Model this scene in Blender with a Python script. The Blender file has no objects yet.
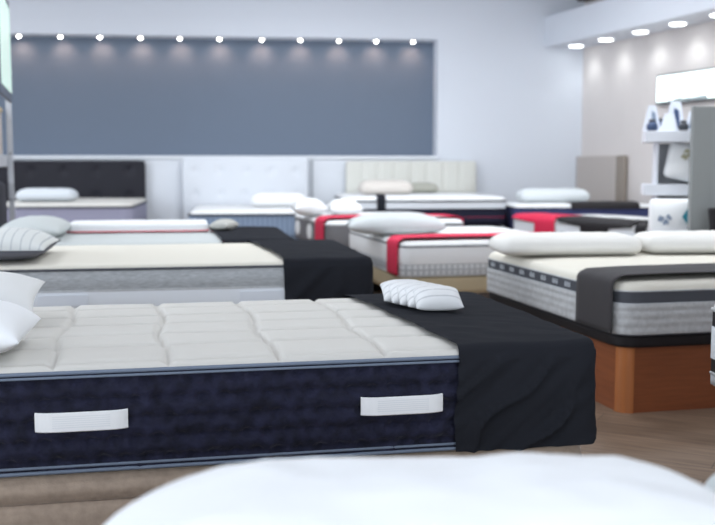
import bpy, bmesh, math, random
from mathutils import Vector, Matrix, noise
random.seed(7)
sc = bpy.context.scene
COL = sc.collection
R = math.radians
PSI, PITCH, FPX, CAMZ = R(6.7), R(5.57), 1000.0, 1.2
FW = Vector((math.sin(PSI), math.cos(PSI), 0)); RT = Vector((math.cos(PSI), -math.sin(PSI), 0))
CAM = Vector((0, 0, CAMZ))

# ------------------------------------------------------------------ layout helpers
def ray(px, py):
    u, v = (px - 357.5) / FPX, (262.5 - py) / FPX
    F = FW * math.cos(PITCH) + Vector((0, 0, -math.sin(PITCH)))
    U = FW * math.sin(PITCH) + Vector((0, 0, math.cos(PITCH)))
    return F + RT * u + U * v
def G(px, py, z):
    d = ray(px, py); return CAM + d * ((z - CAMZ) / d.z)
def D(px, py, dep):
    d = ray(px, py); return CAM + d * (dep / d.dot(FW))
def yaw(phi): return R(phi) - PSI            # camera-relative turn -> room turn

# ------------------------------------------------------------------ materials
MATS = {}
def mat(name, col, rough=.85, scale=400, bump=.15, var=.0, vscale=6, sheen=0., emit=None, estr=1., metal=0., dist=.002, stretch=None, spec=.3):
    if name in MATS: return MATS[name]
    m = bpy.data.materials.new(name); m.use_nodes = True
    nt = m.node_tree; b = nt.nodes['Principled BSDF']
    b.inputs['Base Color'].default_value = (*col, 1); b.inputs['Roughness'].default_value = rough
    b.inputs['Metallic'].default_value = metal; b.inputs['Specular IOR Level'].default_value = spec
    if sheen: b.inputs['Sheen Weight'].default_value = sheen
    tc = nt.nodes.new('ShaderNodeTexCoord')
    src = tc.outputs['Object']
    if stretch:
        mp = nt.nodes.new('ShaderNodeMapping'); mp.inputs['Scale'].default_value = stretch
        nt.links.new(src, mp.inputs['Vector']); src = mp.outputs['Vector']
    if var:
        n = nt.nodes.new('ShaderNodeTexNoise'); n.inputs['Scale'].default_value = vscale; n.inputs['Detail'].default_value = 5
        nt.links.new(src, n.inputs['Vector'])
        r = nt.nodes.new('ShaderNodeValToRGB')
        r.color_ramp.elements[0].position = .3; r.color_ramp.elements[1].position = .7
        r.color_ramp.elements[0].color = (*[c * (1 - var) for c in col], 1)
        r.color_ramp.elements[1].color = (*[min(1, c * (1 + var)) for c in col], 1)
        nt.links.new(n.outputs['Fac'], r.inputs['Fac']); nt.links.new(r.outputs['Color'], b.inputs['Base Color'])
    if bump:
        n2 = nt.nodes.new('ShaderNodeTexNoise'); n2.inputs['Scale'].default_value = scale; n2.inputs['Detail'].default_value = 3
        nt.links.new(src, n2.inputs['Vector'])
        bp = nt.nodes.new('ShaderNodeBump'); bp.inputs['Strength'].default_value = bump; bp.inputs['Distance'].default_value = dist
        nt.links.new(n2.outputs['Fac'], bp.inputs['Height']); nt.links.new(bp.outputs['Normal'], b.inputs['Normal'])
    if emit:
        b.inputs['Emission Color'].default_value = (*emit, 1); b.inputs['Emission Strength'].default_value = estr
    MATS[name] = m; return m

def stripe_mat(name, c1, c2, axis, freq, duty, rough=.85, axis2=None):
    """c1 ground with thin c2 lines every 1/freq metres along the object's own axis"""
    m = bpy.data.materials.new(name); m.use_nodes = True
    nt = m.node_tree; b = nt.nodes['Principled BSDF']; b.inputs['Roughness'].default_value = rough
    b.inputs['Specular IOR Level'].default_value = .3
    tc = nt.nodes.new('ShaderNodeTexCoord'); sp = nt.nodes.new('ShaderNodeSeparateXYZ'); nt.links.new(tc.outputs['Object'], sp.inputs[0])
    def line(ax):
        mu = nt.nodes.new('ShaderNodeMath'); mu.operation = 'MULTIPLY'; mu.inputs[1].default_value = freq; nt.links.new(sp.outputs[ax], mu.inputs[0])
        fr = nt.nodes.new('ShaderNodeMath'); fr.operation = 'FRACT'; nt.links.new(mu.outputs[0], fr.inputs[0])
        lt = nt.nodes.new('ShaderNodeMath'); lt.operation = 'LESS_THAN'; lt.inputs[1].default_value = duty; nt.links.new(fr.outputs[0], lt.inputs[0])
        return lt.outputs[0]
    f = line(axis)
    if axis2 is not None:
        mx2 = nt.nodes.new('ShaderNodeMath'); mx2.operation = 'MAXIMUM'
        nt.links.new(f, mx2.inputs[0]); nt.links.new(line(axis2), mx2.inputs[1]); f = mx2.outputs[0]
    mx = nt.nodes.new('ShaderNodeMix'); mx.data_type = 'RGBA'
    mx.inputs[6].default_value = (*c1, 1); mx.inputs[7].default_value = (*c2, 1)
    nt.links.new(f, mx.inputs[0]); nt.links.new(mx.outputs[2], b.inputs['Base Color'])
    MATS[name] = m; return m

def wood_floor():
    m = bpy.data.materials.new('floor_laminate'); m.use_nodes = True
    nt = m.node_tree; b = nt.nodes['Principled BSDF']; b.inputs['Roughness'].default_value = .45; b.inputs['Specular IOR Level'].default_value = .25
    tc = nt.nodes.new('ShaderNodeTexCoord'); mp = nt.nodes.new('ShaderNodeMapping'); mp.inputs['Rotation'].default_value = (0, 0, R(35))
    nt.links.new(tc.outputs['Object'], mp.inputs[0])
    br = nt.nodes.new('ShaderNodeTexBrick'); br.inputs['Scale'].default_value = 1
    br.inputs['Brick Width'].default_value = 1.2; br.inputs['Row Height'].default_value = .17; br.inputs['Mortar Size'].default_value = .002
    br.inputs['Color1'].default_value = (.265, .185, .13, 1); br.inputs['Color2'].default_value = (.205, .142, .10, 1); br.inputs['Mortar'].default_value = (.09, .07, .055, 1)
    nt.links.new(mp.outputs[0], br.inputs['Vector'])
    mp2 = nt.nodes.new('ShaderNodeMapping'); mp2.inputs['Scale'].default_value = (1.5, 22, 1); nt.links.new(mp.outputs[0], mp2.inputs[0])
    n = nt.nodes.new('ShaderNodeTexNoise'); n.inputs['Scale'].default_value = 2.5; n.inputs['Detail'].default_value = 6; nt.links.new(mp2.outputs[0], n.inputs[0])
    rp = nt.nodes.new('ShaderNodeValToRGB'); rp.color_ramp.elements[0].position = .3; rp.color_ramp.elements[1].position = .75
    rp.color_ramp.elements[0].color = (.65, .62, .6, 1); rp.color_ramp.elements[1].color = (1.2, 1.2, 1.2, 1); nt.links.new(n.outputs['Fac'], rp.inputs[0])
    mx = nt.nodes.new('ShaderNodeMix'); mx.data_type = 'RGBA'; mx.blend_type = 'MULTIPLY'; mx.inputs[0].default_value = 1
    nt.links.new(br.outputs['Color'], mx.inputs[6]); nt.links.new(rp.outputs[0], mx.inputs[7]); nt.links.new(mx.outputs[2], b.inputs['Base Color'])
    return m

def wood(name, col, stretch=(2, 2, 30), rough=.35):
    m = mat(name, col, rough, 60, .05, .14, 2.2, stretch=stretch, spec=.5)
    return m

# fabric and paint colours
KNIT = mat('knit_ivory', (.63, .615, .58), .9, 500, .12)
KNITW = mat('knit_white', (.74, .75, .75), .9, 500, .12)
CREAM = mat('knit_cream', (.72, .69, .61), .9, 300, .2)
NAVY = mat('velvet_navy', (.0125, .0135, .032), .75, 34, 1., .5, 24, sheen=.12, dist=.008, spec=.2)
PIPE = mat('piping_blue_grey', (.17, .21, .28), .7, 300, .1)
BLACK = mat('cloth_black', (.020, .0215, .027), 1., 500, .15, spec=.06)
CHAR = mat('cloth_charcoal', (.045, .042, .045), .9, 500, .2, sheen=.05, spec=.2)
RED = mat('cloth_red', (.62, .025, .075), .8, 400, .1)
WHITE = mat('cotton_white', (.80, .81, .82), .85, 300, .1)
PILW = mat('cotton_warm_white', (.74, .73, .70), .85, 300, .1)
SNOW = mat('foam_white', (.86, .88, .90), .8, 250, .05)
PALE = mat('cotton_pale_grey', (.53, .565, .575), .85, 300, .1)
GREYF = mat('mesh_grey', (.41, .43, .45), .9, 300, .3, .18, 30, stretch=(1, 1, 6))
LGREY = mat('mesh_light_grey', (.50, .51, .52), .9, 300, .3, .12, 40)
LWHITE = mat('satin_white', (.74, .77, .81), .7, 300, .1)
DGREY = mat('band_dark_grey', (.075, .08, .095), .85, 400, .15)
TAUPE = mat('suede_taupe', (.42, .33, .26), .85, 250, .3, .12, 40, sheen=.25)
WOODB = wood('wood_cherry', (.25, .075, .028))
WOODP = mat('wood_cherry_post', (.44, .155, .052), .28, 60, .05, .10, 2.2, stretch=(20, 20, 1), spec=.5)
DKBR = mat('leatherette_black', (.012, .010, .012), .6, 200, .1)
BEIGE = mat('base_beige', (.50, .42, .28), .8, 200, .1)
BLUEF = mat('ribbed_blue', (.26, .34, .47), .85, 300, .2)
LAV = mat('cloth_lavender', (.33, .33, .44), .85, 300, .1)
NAVYB = mat('cloth_navy', (.014, .015, .035), .8, 300, .1)
ROYAL = mat('cloth_royal_navy', (.045, .055, .15), .8, 300, .1)
LEATHB = mat('headboard_black', (.016, .016, .024), .6, 200, .1)
LEATHC = mat('headboard_cream', (.67, .67, .625), .6, 200, .05)
LEATHW = mat('headboard_white', (.70, .73, .78), .5, 200, .05)
FBEIGE = mat('panel_beige', (.50, .455, .43), .7, 120, .08)
FBROWN = mat('panel_edge_taupe', (.30, .26, .225), .7, 120, .08)
TEAL = mat('label_teal', (.02, .22, .30), .6, 100, 0)
INK = mat('ink_blue_grey', (.22, .27, .36), .7, 100, 0)
OLIVE = mat('ink_olive', (.42, .40, .28), .7, 100, 0)
MARK = mat('mark_pale', (.45, .48, .52), .7, 100, 0)
SHELFW = mat('laminate_white', (.70, .72, .77), .5, 100, .02)
SHELFG = mat('laminate_grey', (.26, .275, .275), .6, 100, .05)
METALW = mat('metal_pale', (.50, .52, .56), .4, 100, .02)
FRAME = mat('frame_dark', (.05, .055, .065), .35, 100, 0)
GREYU = mat('cloth_slate', (.155, .16, .19), .9, 300, .1)
DBLUE = mat('glass_dark_blue', (.05, .08, .16), .3, 100, 0)
PAPER = mat('card_white', (.66, .70, .78), .6, 100, 0)
WALLB = mat('paint_blue_white', (.70, .735, .80), .75, 60, .05)
WALLR = mat('paint_warm_grey', (.68, .635, .62), .75, 60, .05)
PANEL = mat('paint_slate_blue', (.150, .188, .250), .8, 60, .05)
CEIL = mat('paint_ceiling', (.60, .63, .70), .8, 60, .05)
DARKW = mat('beam_brown', (.07, .035, .03), .5, 60, .05)

# ------------------------------------------------------------------ objects
def setp(o, label=None, cat=None, group=None, kind=None):
    if label: o['label'] = label
    if cat: o['category'] = cat
    if group: o['group'] = group
    if kind: o['kind'] = kind
    return o
def thing(name, label, cat, loc, rz=0, group=None, rot=None):
    o = bpy.data.objects.new(name, None); COL.objects.link(o); o.empty_display_size = .1
    o.location = loc; o.rotation_euler = rot if rot else (0, 0, rz)
    return setp(o, label, cat, group)
def link(name, bm, m, parent=None, smooth=True, label=None, loc=None, rz=0):
    me = bpy.data.meshes.new(name)
    bmesh.ops.recalc_face_normals(bm, faces=bm.faces)
    bm.to_mesh(me); bm.free()
    for mm in (m if isinstance(m, (list, tuple)) else [m]): me.materials.append(mm)
    if smooth:
        for p in me.polygons: p.use_smooth = True
    o = bpy.data.objects.new(name, me); COL.objects.link(o)
    if parent: o.parent = parent
    if loc is not None: o.location = loc
    if rz: o.rotation_euler = (0, 0, rz)
    if label: o['label'] = label
    return o
def copy_tree(o, parent=None):
    c = o.copy(); COL.objects.link(c)
    if parent is not None: c.parent = parent
    for ch in list(o.children): copy_tree(ch, c)
    return c

def box(bm, x0, x1, y0, y1, z0, z1, bev=0, seg=2, mi=0):
    vs = [bm.verts.new((x, y, z)) for x in (x0, x1) for y in (y0, y1) for z in (z0, z1)]
    idx = [(0, 1, 3, 2), (4, 6, 7, 5), (0, 4, 5, 1), (2, 3, 7, 6), (0, 2, 6, 4), (1, 5, 7, 3)]
    fs = [bm.faces.new([vs[i] for i in f]) for f in idx]
    for f in fs: f.material_index = mi
    bmesh.ops.recalc_face_normals(bm, faces=fs)
    if bev:
        es = list({e for f in fs for e in f.edges})
        bmesh.ops.bevel(bm, geom=es, offset=bev, segments=seg, affect='EDGES', profile=.5)
    return bm
def boxo(name, x0, x1, y0, y1, z0, z1, m, parent=None, bev=0, seg=2, label=None):
    bm = bmesh.new(); box(bm, x0, x1, y0, y1, z0, z1, bev, seg)
    o = link(name, bm, m, parent, smooth=False, label=label)
    return o
def tube(bm, pts, rad, n=8, closed=False):
    rings = []
    N = len(pts)
    for i, p in enumerate(pts):
        a = pts[(i - 1) % N] if (closed or i > 0) else p
        b = pts[(i + 1) % N] if (closed or i < N - 1) else p
        t = (Vector(b) - Vector(a)).normalized()
        up = Vector((0, 0, 1)) if abs(t.z) < .9 else Vector((1, 0, 0))
        s = t.cross(up).normalized(); u = s.cross(t)
        rings.append([bm.verts.new(Vector(p) + s * rad * math.cos(2 * math.pi * k / n) + u * rad * math.sin(2 * math.pi * k / n)) for k in range(n)])
    M = N if closed else N - 1
    for i in range(M):
        a, b = rings[i], rings[(i + 1) % N]
        for k in range(n): bm.faces.new((a[k], a[(k + 1) % n], b[(k + 1) % n], b[k]))
    if not closed:
        bm.faces.new(rings[0]); bm.faces.new(rings[-1][::-1])
def lathe(bm, prof, n=24, cx=0, cy=0):
    rings = [[bm.verts.new((cx + r * math.cos(2 * math.pi * k / n), cy + r * math.sin(2 * math.pi * k / n), z)) for k in range(n)] for r, z in prof]
    for a, b in zip(rings, rings[1:]):
        for k in range(n): bm.faces.new((a[k], a[(k + 1) % n], b[(k + 1) % n], b[k]))
    bm.faces.new(rings[0][::-1]); bm.faces.new(rings[-1])

# ---- rounded slab: the shape of mattresses, covers, bases and headboards
def lin(a, b, res):
    n = max(2, int(round((b - a) / res))); return [a + (b - a) * i / n for i in range(n + 1)]
class Slab:
    """a rounded rectangle hx by hy (half sizes) whose rim is rounded by e; x may start at xs (open loop)"""
    def __init__(s, hx, hy, r, e, res=.03, xs=None):
        s.hx, s.hy, s.r, s.e, s.res = hx, hy, r, e, res
        s.xs = -hx + e if xs is None else xs; s.open = xs is not None
        ax, ay = hx - e, hy - e; ri = max(.005, r - e); s.ri = ri
        X = lin(s.xs, ax, res); Y = lin(-ay, ay, res); s.X, s.Y = X, Y
        def pull(x, y):
            qx, qy = abs(x) - (ax - ri), abs(y) - (ay - ri)
            nx, ny = (math.copysign(1, x), 0) if ax - abs(x) < ay - abs(y) else (0, math.copysign(1, y))
            if qx > 0 and qy > 0 and not (s.open and x < 0):
                L = math.hypot(qx, qy); m = max(qx, qy)
                nx, ny = math.copysign(qx / L, x), math.copysign(qy / L, y)
                x, y = math.copysign(ax - ri + qx / L * m, x), math.copysign(ay - ri + qy / L * m, y)
            return x, y, nx, ny
        s.P = [[pull(x, y) for y in Y] for x in X]
        nx, ny = len(X), len(Y)
        lo = [(i, 0) for i in range(nx)] + [(nx - 1, j) for j in range(1, ny)] + [(i, ny - 1) for i in range(nx - 2, -1, -1)]
        if not s.open: lo += [(0, j) for j in range(ny - 2, 0, -1)]
        s.loop = lo
        s.ring = []
        for (i, j) in lo:
            x, y, _, _ = s.P[i][j]
            qx, qy = abs(x) - (ax - ri), abs(y) - (ay - ri)
            if qx > 1e-6 and qy > 1e-6 and not (s.open and x < 0):
                L = math.hypot(qx, qy); n = (math.copysign(qx / L, x), math.copysign(qy / L, y))
            elif j == 0: n = (0, -1)
            elif j == ny - 1: n = (0, 1)
            else: n = (math.copysign(1, x), 0)
            s.ring.append((x, y, *n))
        s.S = [0]
        for a, b in zip(s.ring, s.ring[1:]): s.S.append(s.S[-1] + math.hypot(b[0] - a[0], b[1] - a[1]))
    def top(s, bm, z, fn=None, arc=4, drop=None):
        """crowned top plus rounded rim; returns last row of verts, at z - e"""
        e = s.e
        V = [[bm.verts.new((p[0], p[1], z + (fn(p[0], p[1]) if fn else 0))) for p in row] for row in s.P]
        for i in range(len(s.X) - 1):
            for j in range(len(s.Y) - 1):
                bm.faces.new((V[i][j], V[i + 1][j], V[i + 1][j + 1], V[i][j + 1]))
        prev = [V[i][j] for (i, j) in s.loop]
        dz0 = [fn(p[0], p[1]) if fn else 0 for p in s.ring]
        for k in range(1, arc + 1):
            a = math.pi / 2 * k / arc
            row = [bm.verts.new((p[0] + p[2] * e * math.sin(a), p[1] + p[3] * e * math.sin(a), z - e * (1 - math.cos(a)) + dz0[q] * (1 - k / arc))) for q, p in enumerate(s.ring)]
            s.strip(bm, prev, row); prev = row
        return prev
    def strip(s, bm, a, b):
        n = len(a); m = n - 1 if s.open else n
        for k in range(m):
            bm.faces.new((a[k], a[(k + 1) % n], b[(k + 1) % n], b[k]))
    def row(s, bm, z, out):
        """a row of verts around the outside at height z; out is a number or f(s, z, p)"""
        r = []
        for q, p in enumerate(s.ring):
            o = s.e + (out(s.S[q], z, p) if callable(out) else out)
            r.append(bm.verts.new((p[0] + p[2] * o, p[1] + p[3] * o, z)))
        return r
    def side(s, bm, z1, z0, nz, out=0, first=None):
        prev = first or s.row(bm, z1, out)
        for k in range(1, nz + 1):
            rw = s.row(bm, z1 + (z0 - z1) * k / nz, out); s.strip(bm, prev, rw); prev = rw
        return prev
    def cap(s, bm, rw): bm.faces.new(rw)
    def path(s, z, out=0): return [Vector((p[0] + p[2] * (s.e + out), p[1] + p[3] * (s.e + out), z)) for p in s.ring]

def crown(hx, hy, c):
    return lambda x, y: c * (1 - (x / hx) ** 4) * (1 - (y / hy) ** 4) + .003 * noise.noise(Vector((x * 3, y * 3, 1)))
def quilt(hx, hy, c, px, py, g, w=.012, ox=0, oy=0, stag=0.):
    base = crown(hx, hy, c)
    def f(x, y):
        j = math.floor((y - oy) / py + .5)
        dy = abs((y - oy) - (j) * py + 0); dy = abs(((y - oy) / py + .5) % 1 - .5) * py
        row = math.floor((y - oy) / py)
        xo = ox + stag * (row % 2) * px + .012 * math.sin(9 * y)
        dx = abs(((x - xo) / px + .5) % 1 - .5) * px
        z = base(x, y)
        d = min(dx, dy)
        return z - g * math.exp(-(d / w) ** 2) + g * .35 * min(1, d / (.5 * py))
    return f
def bulge(z0, z1, a, wav=0., freq=10):
    return lambda s, z, p: a * math.sin(math.pi * max(0, min(1, (z - z0) / (z1 - z0)))) + (wav * math.sin(s * freq) if wav else 0)

def mattress(name, label, corner, rz, LX, LY, z0, z1, top, bands, pipes=(), topfn=None, r=.09, e=.035, res=.04, group=None, ref='NL', smallparts=True):
    """corner: world point of the near-left (NL) or near-right (NR) corner; bands: (name, hi, lo, material, out fn or number, rows)"""
    hx, hy = LX / 2, LY / 2
    off = Vector((hx if ref == 'NL' else -hx, hy, 0)); off.rotate(Matrix.Rotation(rz, 3, 'Z'))
    c = Vector((corner[0], corner[1], z0)) + off
    t = thing(name, label, 'mattress', c, rz, group)
    sl = Slab(hx, hy, r, e, res); T = z1 - z0
    bm = bmesh.new(); last = sl.top(bm, T, topfn or crown(hx, hy, .012))
    tb = bands[0][1]
    if T - e - tb > .001: sl.side(bm, T - e, tb, 2, 0, last)
    link('top_panel', bm, top, t)
    for i, (n, hi, lo, m, out, nz) in enumerate(bands):
        bm = bmesh.new(); a = sl.row(bm, hi, out); 
        b = sl.side(bm, hi, lo, nz, out, a)
        if i == len(bands) - 1: sl.cap(bm, b)
        link(n, bm, m, t)
    for (z, m, rad) in pipes:
        bm = bmesh.new(); tube(bm, sl.path(z, rad * .3), rad, 6, True); link('piping', bm, m, t)
    t['_hx'] = hx; t['_hy'] = hy
    return t, sl, T

def put(t):      # world matrix of a fresh root
    return Matrix.Translation(t.location) @ t.rotation_euler.to_matrix().to_4x4()

def cover(name, label, t, T, hx, hy, r, xs, drop, m, seed=0, cat='bed cover', group=None, fold=.014, res=.025, lift=.012, e=.03, jag=.0, skew=.0):
    """black cloth over the foot end (x from xs to hx) of the mattress t, hanging on three sides"""
    loc = put(t) @ Vector((hx - .25, 0, T - drop))
    root = thing(name, label, cat, loc, t.rotation_euler.z, group)
    sh = Vector((-(hx - .25), 0, -(T - drop)))
    sl = Slab(hx + lift, hy + lift, r + lift, e, res, xs=xs)
    def tf(x, y):
        return .012 * (1 - (x / hx) ** 4) * (1 - (y / hy) ** 4) + .004 * noise.noise(Vector((x * 7 + y * 5, y * 6 - x * 3, seed))) + .003 * noise.noise(Vector((x * 16 + y * 8, y * 15, seed + 4)))
    bm = bmesh.new()
    last = sl.top(bm, T + lift + .006, tf, arc=5)
    def out(s, z, p):
        k = max(0, min(1, (T - z) / drop))
        a = s * 19 + (T - z) * 15 + 2.6 * noise.noise(Vector((s * 3, z * 4, seed)))
        rid = 1 - abs(math.sin(a)); rid = rid ** 3
        fine = noise.noise(Vector((s * 22 + (T - z) * 26, (T - z) * 5 , seed + 3)))
        near = min(1, max(0, (hx - abs(p[0])) / .12)) if p[3] else .25
        return .004 + fold * (k ** .4) * near * (rid * .75 + .35 * fine) + .004 * k
    # leave the cut edge straight: shift verts a little for a hand-laid edge
    prev = sl.side(bm, T + lift + .006 - e, T - drop, 26, out, None)
    row0 = [v for v in bm.verts]
    # weld rim row of the top to the first row of the side
    n = len(last); first = row0[row0.index(last[-1]) + 1: row0.index(last[-1]) + 1 + n]
    for a, b in zip(last, first): b.co = a.co
    bmesh.ops.remove_doubles(bm, verts=last + first, dist=1e-5)
    for v in bm.verts:
        if v.co.x < xs + .004: v.co.x += jag * noise.noise(Vector((v.co.y * 4, v.co.z * 5, seed + 9)))
        v.co.x -= skew * max(0, (hx - v.co.x) / (hx - xs)) * (v.co.y / hy + 1) / 2
        v.co += sh
    o = link('cloth', bm, m, root)
    return root

def runner(name, label, t, T, hx, hy, ya, yb, m, drop=.25, group=None, lift=.006, axis='y', xr=None, sides=(1, 1), cat='bed runner', wide=None):
    """band across the bed between local y=ya..yb, hanging down the -x / +x sides (axis='y');
       axis='x': band along y between local x=ya..yb hanging over the near (-y) end, from xr[0] to the near end"""
    root = thing(name, label, cat, put(t) @ Vector((0, (ya + yb) / 2, T - drop) if axis == 'y' else ((ya + yb) / 2, -hy, T - drop)), t.rotation_euler.z, group)
    sh = Vector((0, -(ya + yb) / 2, -(T - drop))) if axis == 'y' else Vector((-(ya + yb) / 2, hy, -(T - drop)))
    prof = []          # (u, z): u is the across coordinate
    H = hx if axis == 'y' else hy
    e = .045; zt = T + lift + .016
    if sides[0]:
        for k in range(9): prof.append((-H - lift - .008, T - drop + (drop - e) * k / 8))
        for k in range(1, 6):
            a = math.pi / 2 * k / 6; prof.append((-H - lift - .008 + e * (1 - math.cos(a)), zt - e + e * math.sin(a) - .006))
        u0 = -H + e - lift
    else: u0 = xr[0]
    if sides[1]: u1 = H - e + lift
    else: u1 = xr[1]
    for k in range(25):
        u = u0 + (u1 - u0) * k / 24
        prof.append((u, zt + .008 * (1 - abs(u / H) ** 4)))
    if sides[1]:
        for k in range(5, 0, -1):
            a = math.pi / 2 * k / 6; prof.append((H + lift + .008 - e * (1 - math.cos(a)), zt - e + e * math.sin(a) - .006))
        for k in range(9): prof.append((H + lift + .008, T - e - (drop - e) * k / 8))
    bm = bmesh.new(); rows = []
    n = max(4, int((yb - ya) / .03))
    for (u, z) in prof:
        rw = []
        for q in range(n + 1):
            A, B = wide if wide and z > T - e + .02 else (ya, yb)
            w = A + (B - A) * q / n
            dd = .004 * noise.noise(Vector((w * 9, u * 4, z * 5)))
            if z < T - e: 
                co = (u + math.copysign(abs(dd), u), w) 
                pt = Vector((co[0], co[1], z)) if axis == 'y' else Vector((co[1], co[0], z))
            else: pt = Vector((u, w, z + dd)) if axis == 'y' else Vector((w, u, z + dd))
            rw.append(bm.verts.new(pt + sh))
        rows.append(rw)
    for a, b in zip(rows, rows[1:]):
        for k in range(n): bm.faces.new((a[k], a[k + 1], b[k + 1], b[k]))
    o = link('cloth', bm, m, root)
    so = o.modifiers.new('thickness', 'SOLIDIFY'); so.thickness = .004; so.offset = 1
    return root

def pillow(name, label, loc, rz, l, w, h, m, style='fluffy', group=None, cat='pillow', tilt=(0, 0), n=34, seam=None, seed=0, under=None, p=.09, flat=.55, ex=.5):
    """loc: the pillow's lowest point under its centre"""
    root = thing(name, label, cat, loc, rz, group, rot=(tilt[0], tilt[1], rz))
    T, B = [], []
    bm = bmesh.new(); 
    def P(i, j, sgn):
        u, v = -1 + 2 * i / n, -1 + 2 * j / n
        u = math.sin(u * math.pi / 2) * .35 + u * .65; v = math.sin(v * math.pi / 2) * .35 + v * .65
        if style == 'fluffy':
            x = l / 2 * u * (1 - p * (1 - v * v)); y = w / 2 * v * (1 - p * (1 - u * u))
            th = max(0, (1 - abs(u) ** 2.6)) ** ex * max(0, (1 - abs(v) ** 2.6)) ** ex
        else:
            c = .45 if style == 'foam' else .9
            rr = c * w / 2
            X, Y = l / 2 * u, w / 2 * v; qx, qy = abs(X) - (l / 2 - rr), abs(Y) - (w / 2 - rr)
            if qx > 0 and qy > 0:
                L = math.hypot(qx, qy); mm = max(qx, qy)
                X, Y = math.copysign(l / 2 - rr + qx / L * mm, X), math.copysign(w / 2 - rr + qy / L * mm, Y)
            x, y = X, Y
            a = max(0, min(l / 2 - abs(u) * l / 2, w / 2 - abs(v) * w / 2)); s = min(1, a / (min(l, w) * (.36 if style == 'foam' else .48)))
            th = max(0, 1 - (1 - s) ** 2) ** (.5 if style == 'foam' else .62)
        wr = .035 * h * (noise.noise(Vector((u * 4, v * 3, seed + sgn))) + .6 * noise.noise(Vector((u * 9, v * 8, seed + 5)))) * th
        z = (h * (1 - flat * .5) if 0 else h * .62) * th if sgn > 0 else -h * .38 * min(1, th * 1.15)
        return Vector((x, y, z + h * .38 + (wr if sgn > 0 else 0)))
    top = [[bm.verts.new(P(i, j, 1)) for j in range(n + 1)] for i in range(n + 1)]
    bot = [[top[i][j] if i in (0, n) or j in (0, n) else bm.verts.new(P(i, j, -1)) for j in range(n + 1)] for i in range(n + 1)]
    for i in range(n):
        for j in range(n):
            f = bm.faces.new((top[i][j], top[i + 1][j], top[i + 1][j + 1], top[i][j + 1]))
            g = bm.faces.new((bot[i][j], bot[i][j + 1], bot[i + 1][j + 1], bot[i + 1][j])); g.material_index = 1 if under else 0
    link('pillow_cover' if not under else 'pillow_cover', bm, [m, under] if under else m, root)
    if seam:
        pts = [P(i, 0, 1) for i in range(n)] + [P(n, j, 1) for j in range(n)] + [P(i, n, 1) for i in range(n, 0, -1)] + [P(0, j, 1) for j in range(n, 0, -1)]
        bm = bmesh.new(); tube(bm, pts, .004, 6, True); link('piping', bm, seam, root)
    return root

def bed_base(name, label, t, hx, hy, z0, z1, m, inset=.03, r=.08, lid=None, res=.06, legs=None, e=.02, cat='bed base', group=None, lidm=None, legm=None):
    root = thing(name, label, cat, (t.location.x, t.location.y, 0), t.rotation_euler.z, group)
    sl = Slab(hx - inset, hy - inset, r, e, res)
    zb = z0
    if lid:
        bm = bmesh.new(); last = sl.top(bm, z1, None)
        b = sl.side(bm, z1 - e, z1 - lid + .015, 6, bulge(z1 - lid + .015, z1 - e, .012), last)
        c = sl.row(bm, z1 - lid, -.008); sl.strip(bm, b, c); sl.cap(bm, c)
        bmesh.ops.remove_doubles(bm, verts=bm.verts, dist=2e-4)
        link('lid', bm, lidm or m, root)
        bm = bmesh.new(); a = sl.row(bm, z1 - lid - .002, -.010); sl.cap(bm, a[::-1])
        b = sl.row(bm, z1 - lid - .018, .002); sl.strip(bm, a, b); c = sl.side(bm, z1 - lid - .018, zb, 6, .002, b); sl.cap(bm, c)
        link('box', bm, m, root)
    else:
        bm = bmesh.new(); last = sl.top(bm, z1, None); b = sl.side(bm, z1 - e, zb, 3, 0, last); sl.cap(bm, b)
        link('box', bm, m, root)
    if legs:
        for sx in (-1, 1):
            for sy in (-1, 1):
                bm = bmesh.new(); lathe(bm, [(.028, zb), (.03, zb - .01), (.02, .005), (.018, 0)][::-1], 14, sx * (hx - .12), sy * (hy - .12))
                link('leg', bm, legm or METALW, root)
    return root

def headboard(name, label, pc, w, z0, z1, th, m, rz, fn, res=.03, group=None):
    """padded board standing against the wall: pc = world point at the bottom centre of its back face"""
    root = thing(name, label, 'headboard', (pc[0], pc[1], z0), rz, group)
    h = z1 - z0
    sl = Slab(w / 2, h / 2, .03, .02, res)
    bm = bmesh.new(); last = sl.top(bm, th, fn); b = sl.side(bm, th - .02, 0, 2, 0, last); sl.cap(bm, b)
    for v in bm.verts:
        x, y, z = v.co; v.co = (x, -z, y + h / 2)
    link('padding', bm, m, root)
    for s in (-1, 1):
        bm = bmesh.new(); box(bm, s * w * .38 - .03, s * w * .38 + .03, -.04, -.01, -z0, .02); link('leg', bm, FRAME, root, smooth=False)
    return root
def buttons(w, h, nx, ny, g, s=.05):
    pts = [((i + .5) / nx * w - w / 2, (j + .5) / ny * h - h / 2) for i in range(nx) for j in range(ny)]
    return lambda x, y: -g * sum(math.exp(-((x - a) ** 2 + (y - b) ** 2) / s ** 2) for a, b in pts)
def channels(w, h, nx, ny, g, s=.02):
    def f(x, y):
        dx = abs(((x + w / 2) / (w / nx) + .5) % 1 - .5) * w / nx; dy = abs(((y + h / 2) / (h / ny) + .5) % 1 - .5) * h / ny
        return -g * max(math.exp(-(dx / s) ** 2), math.exp(-(dy / s) ** 2))
    return f

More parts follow.
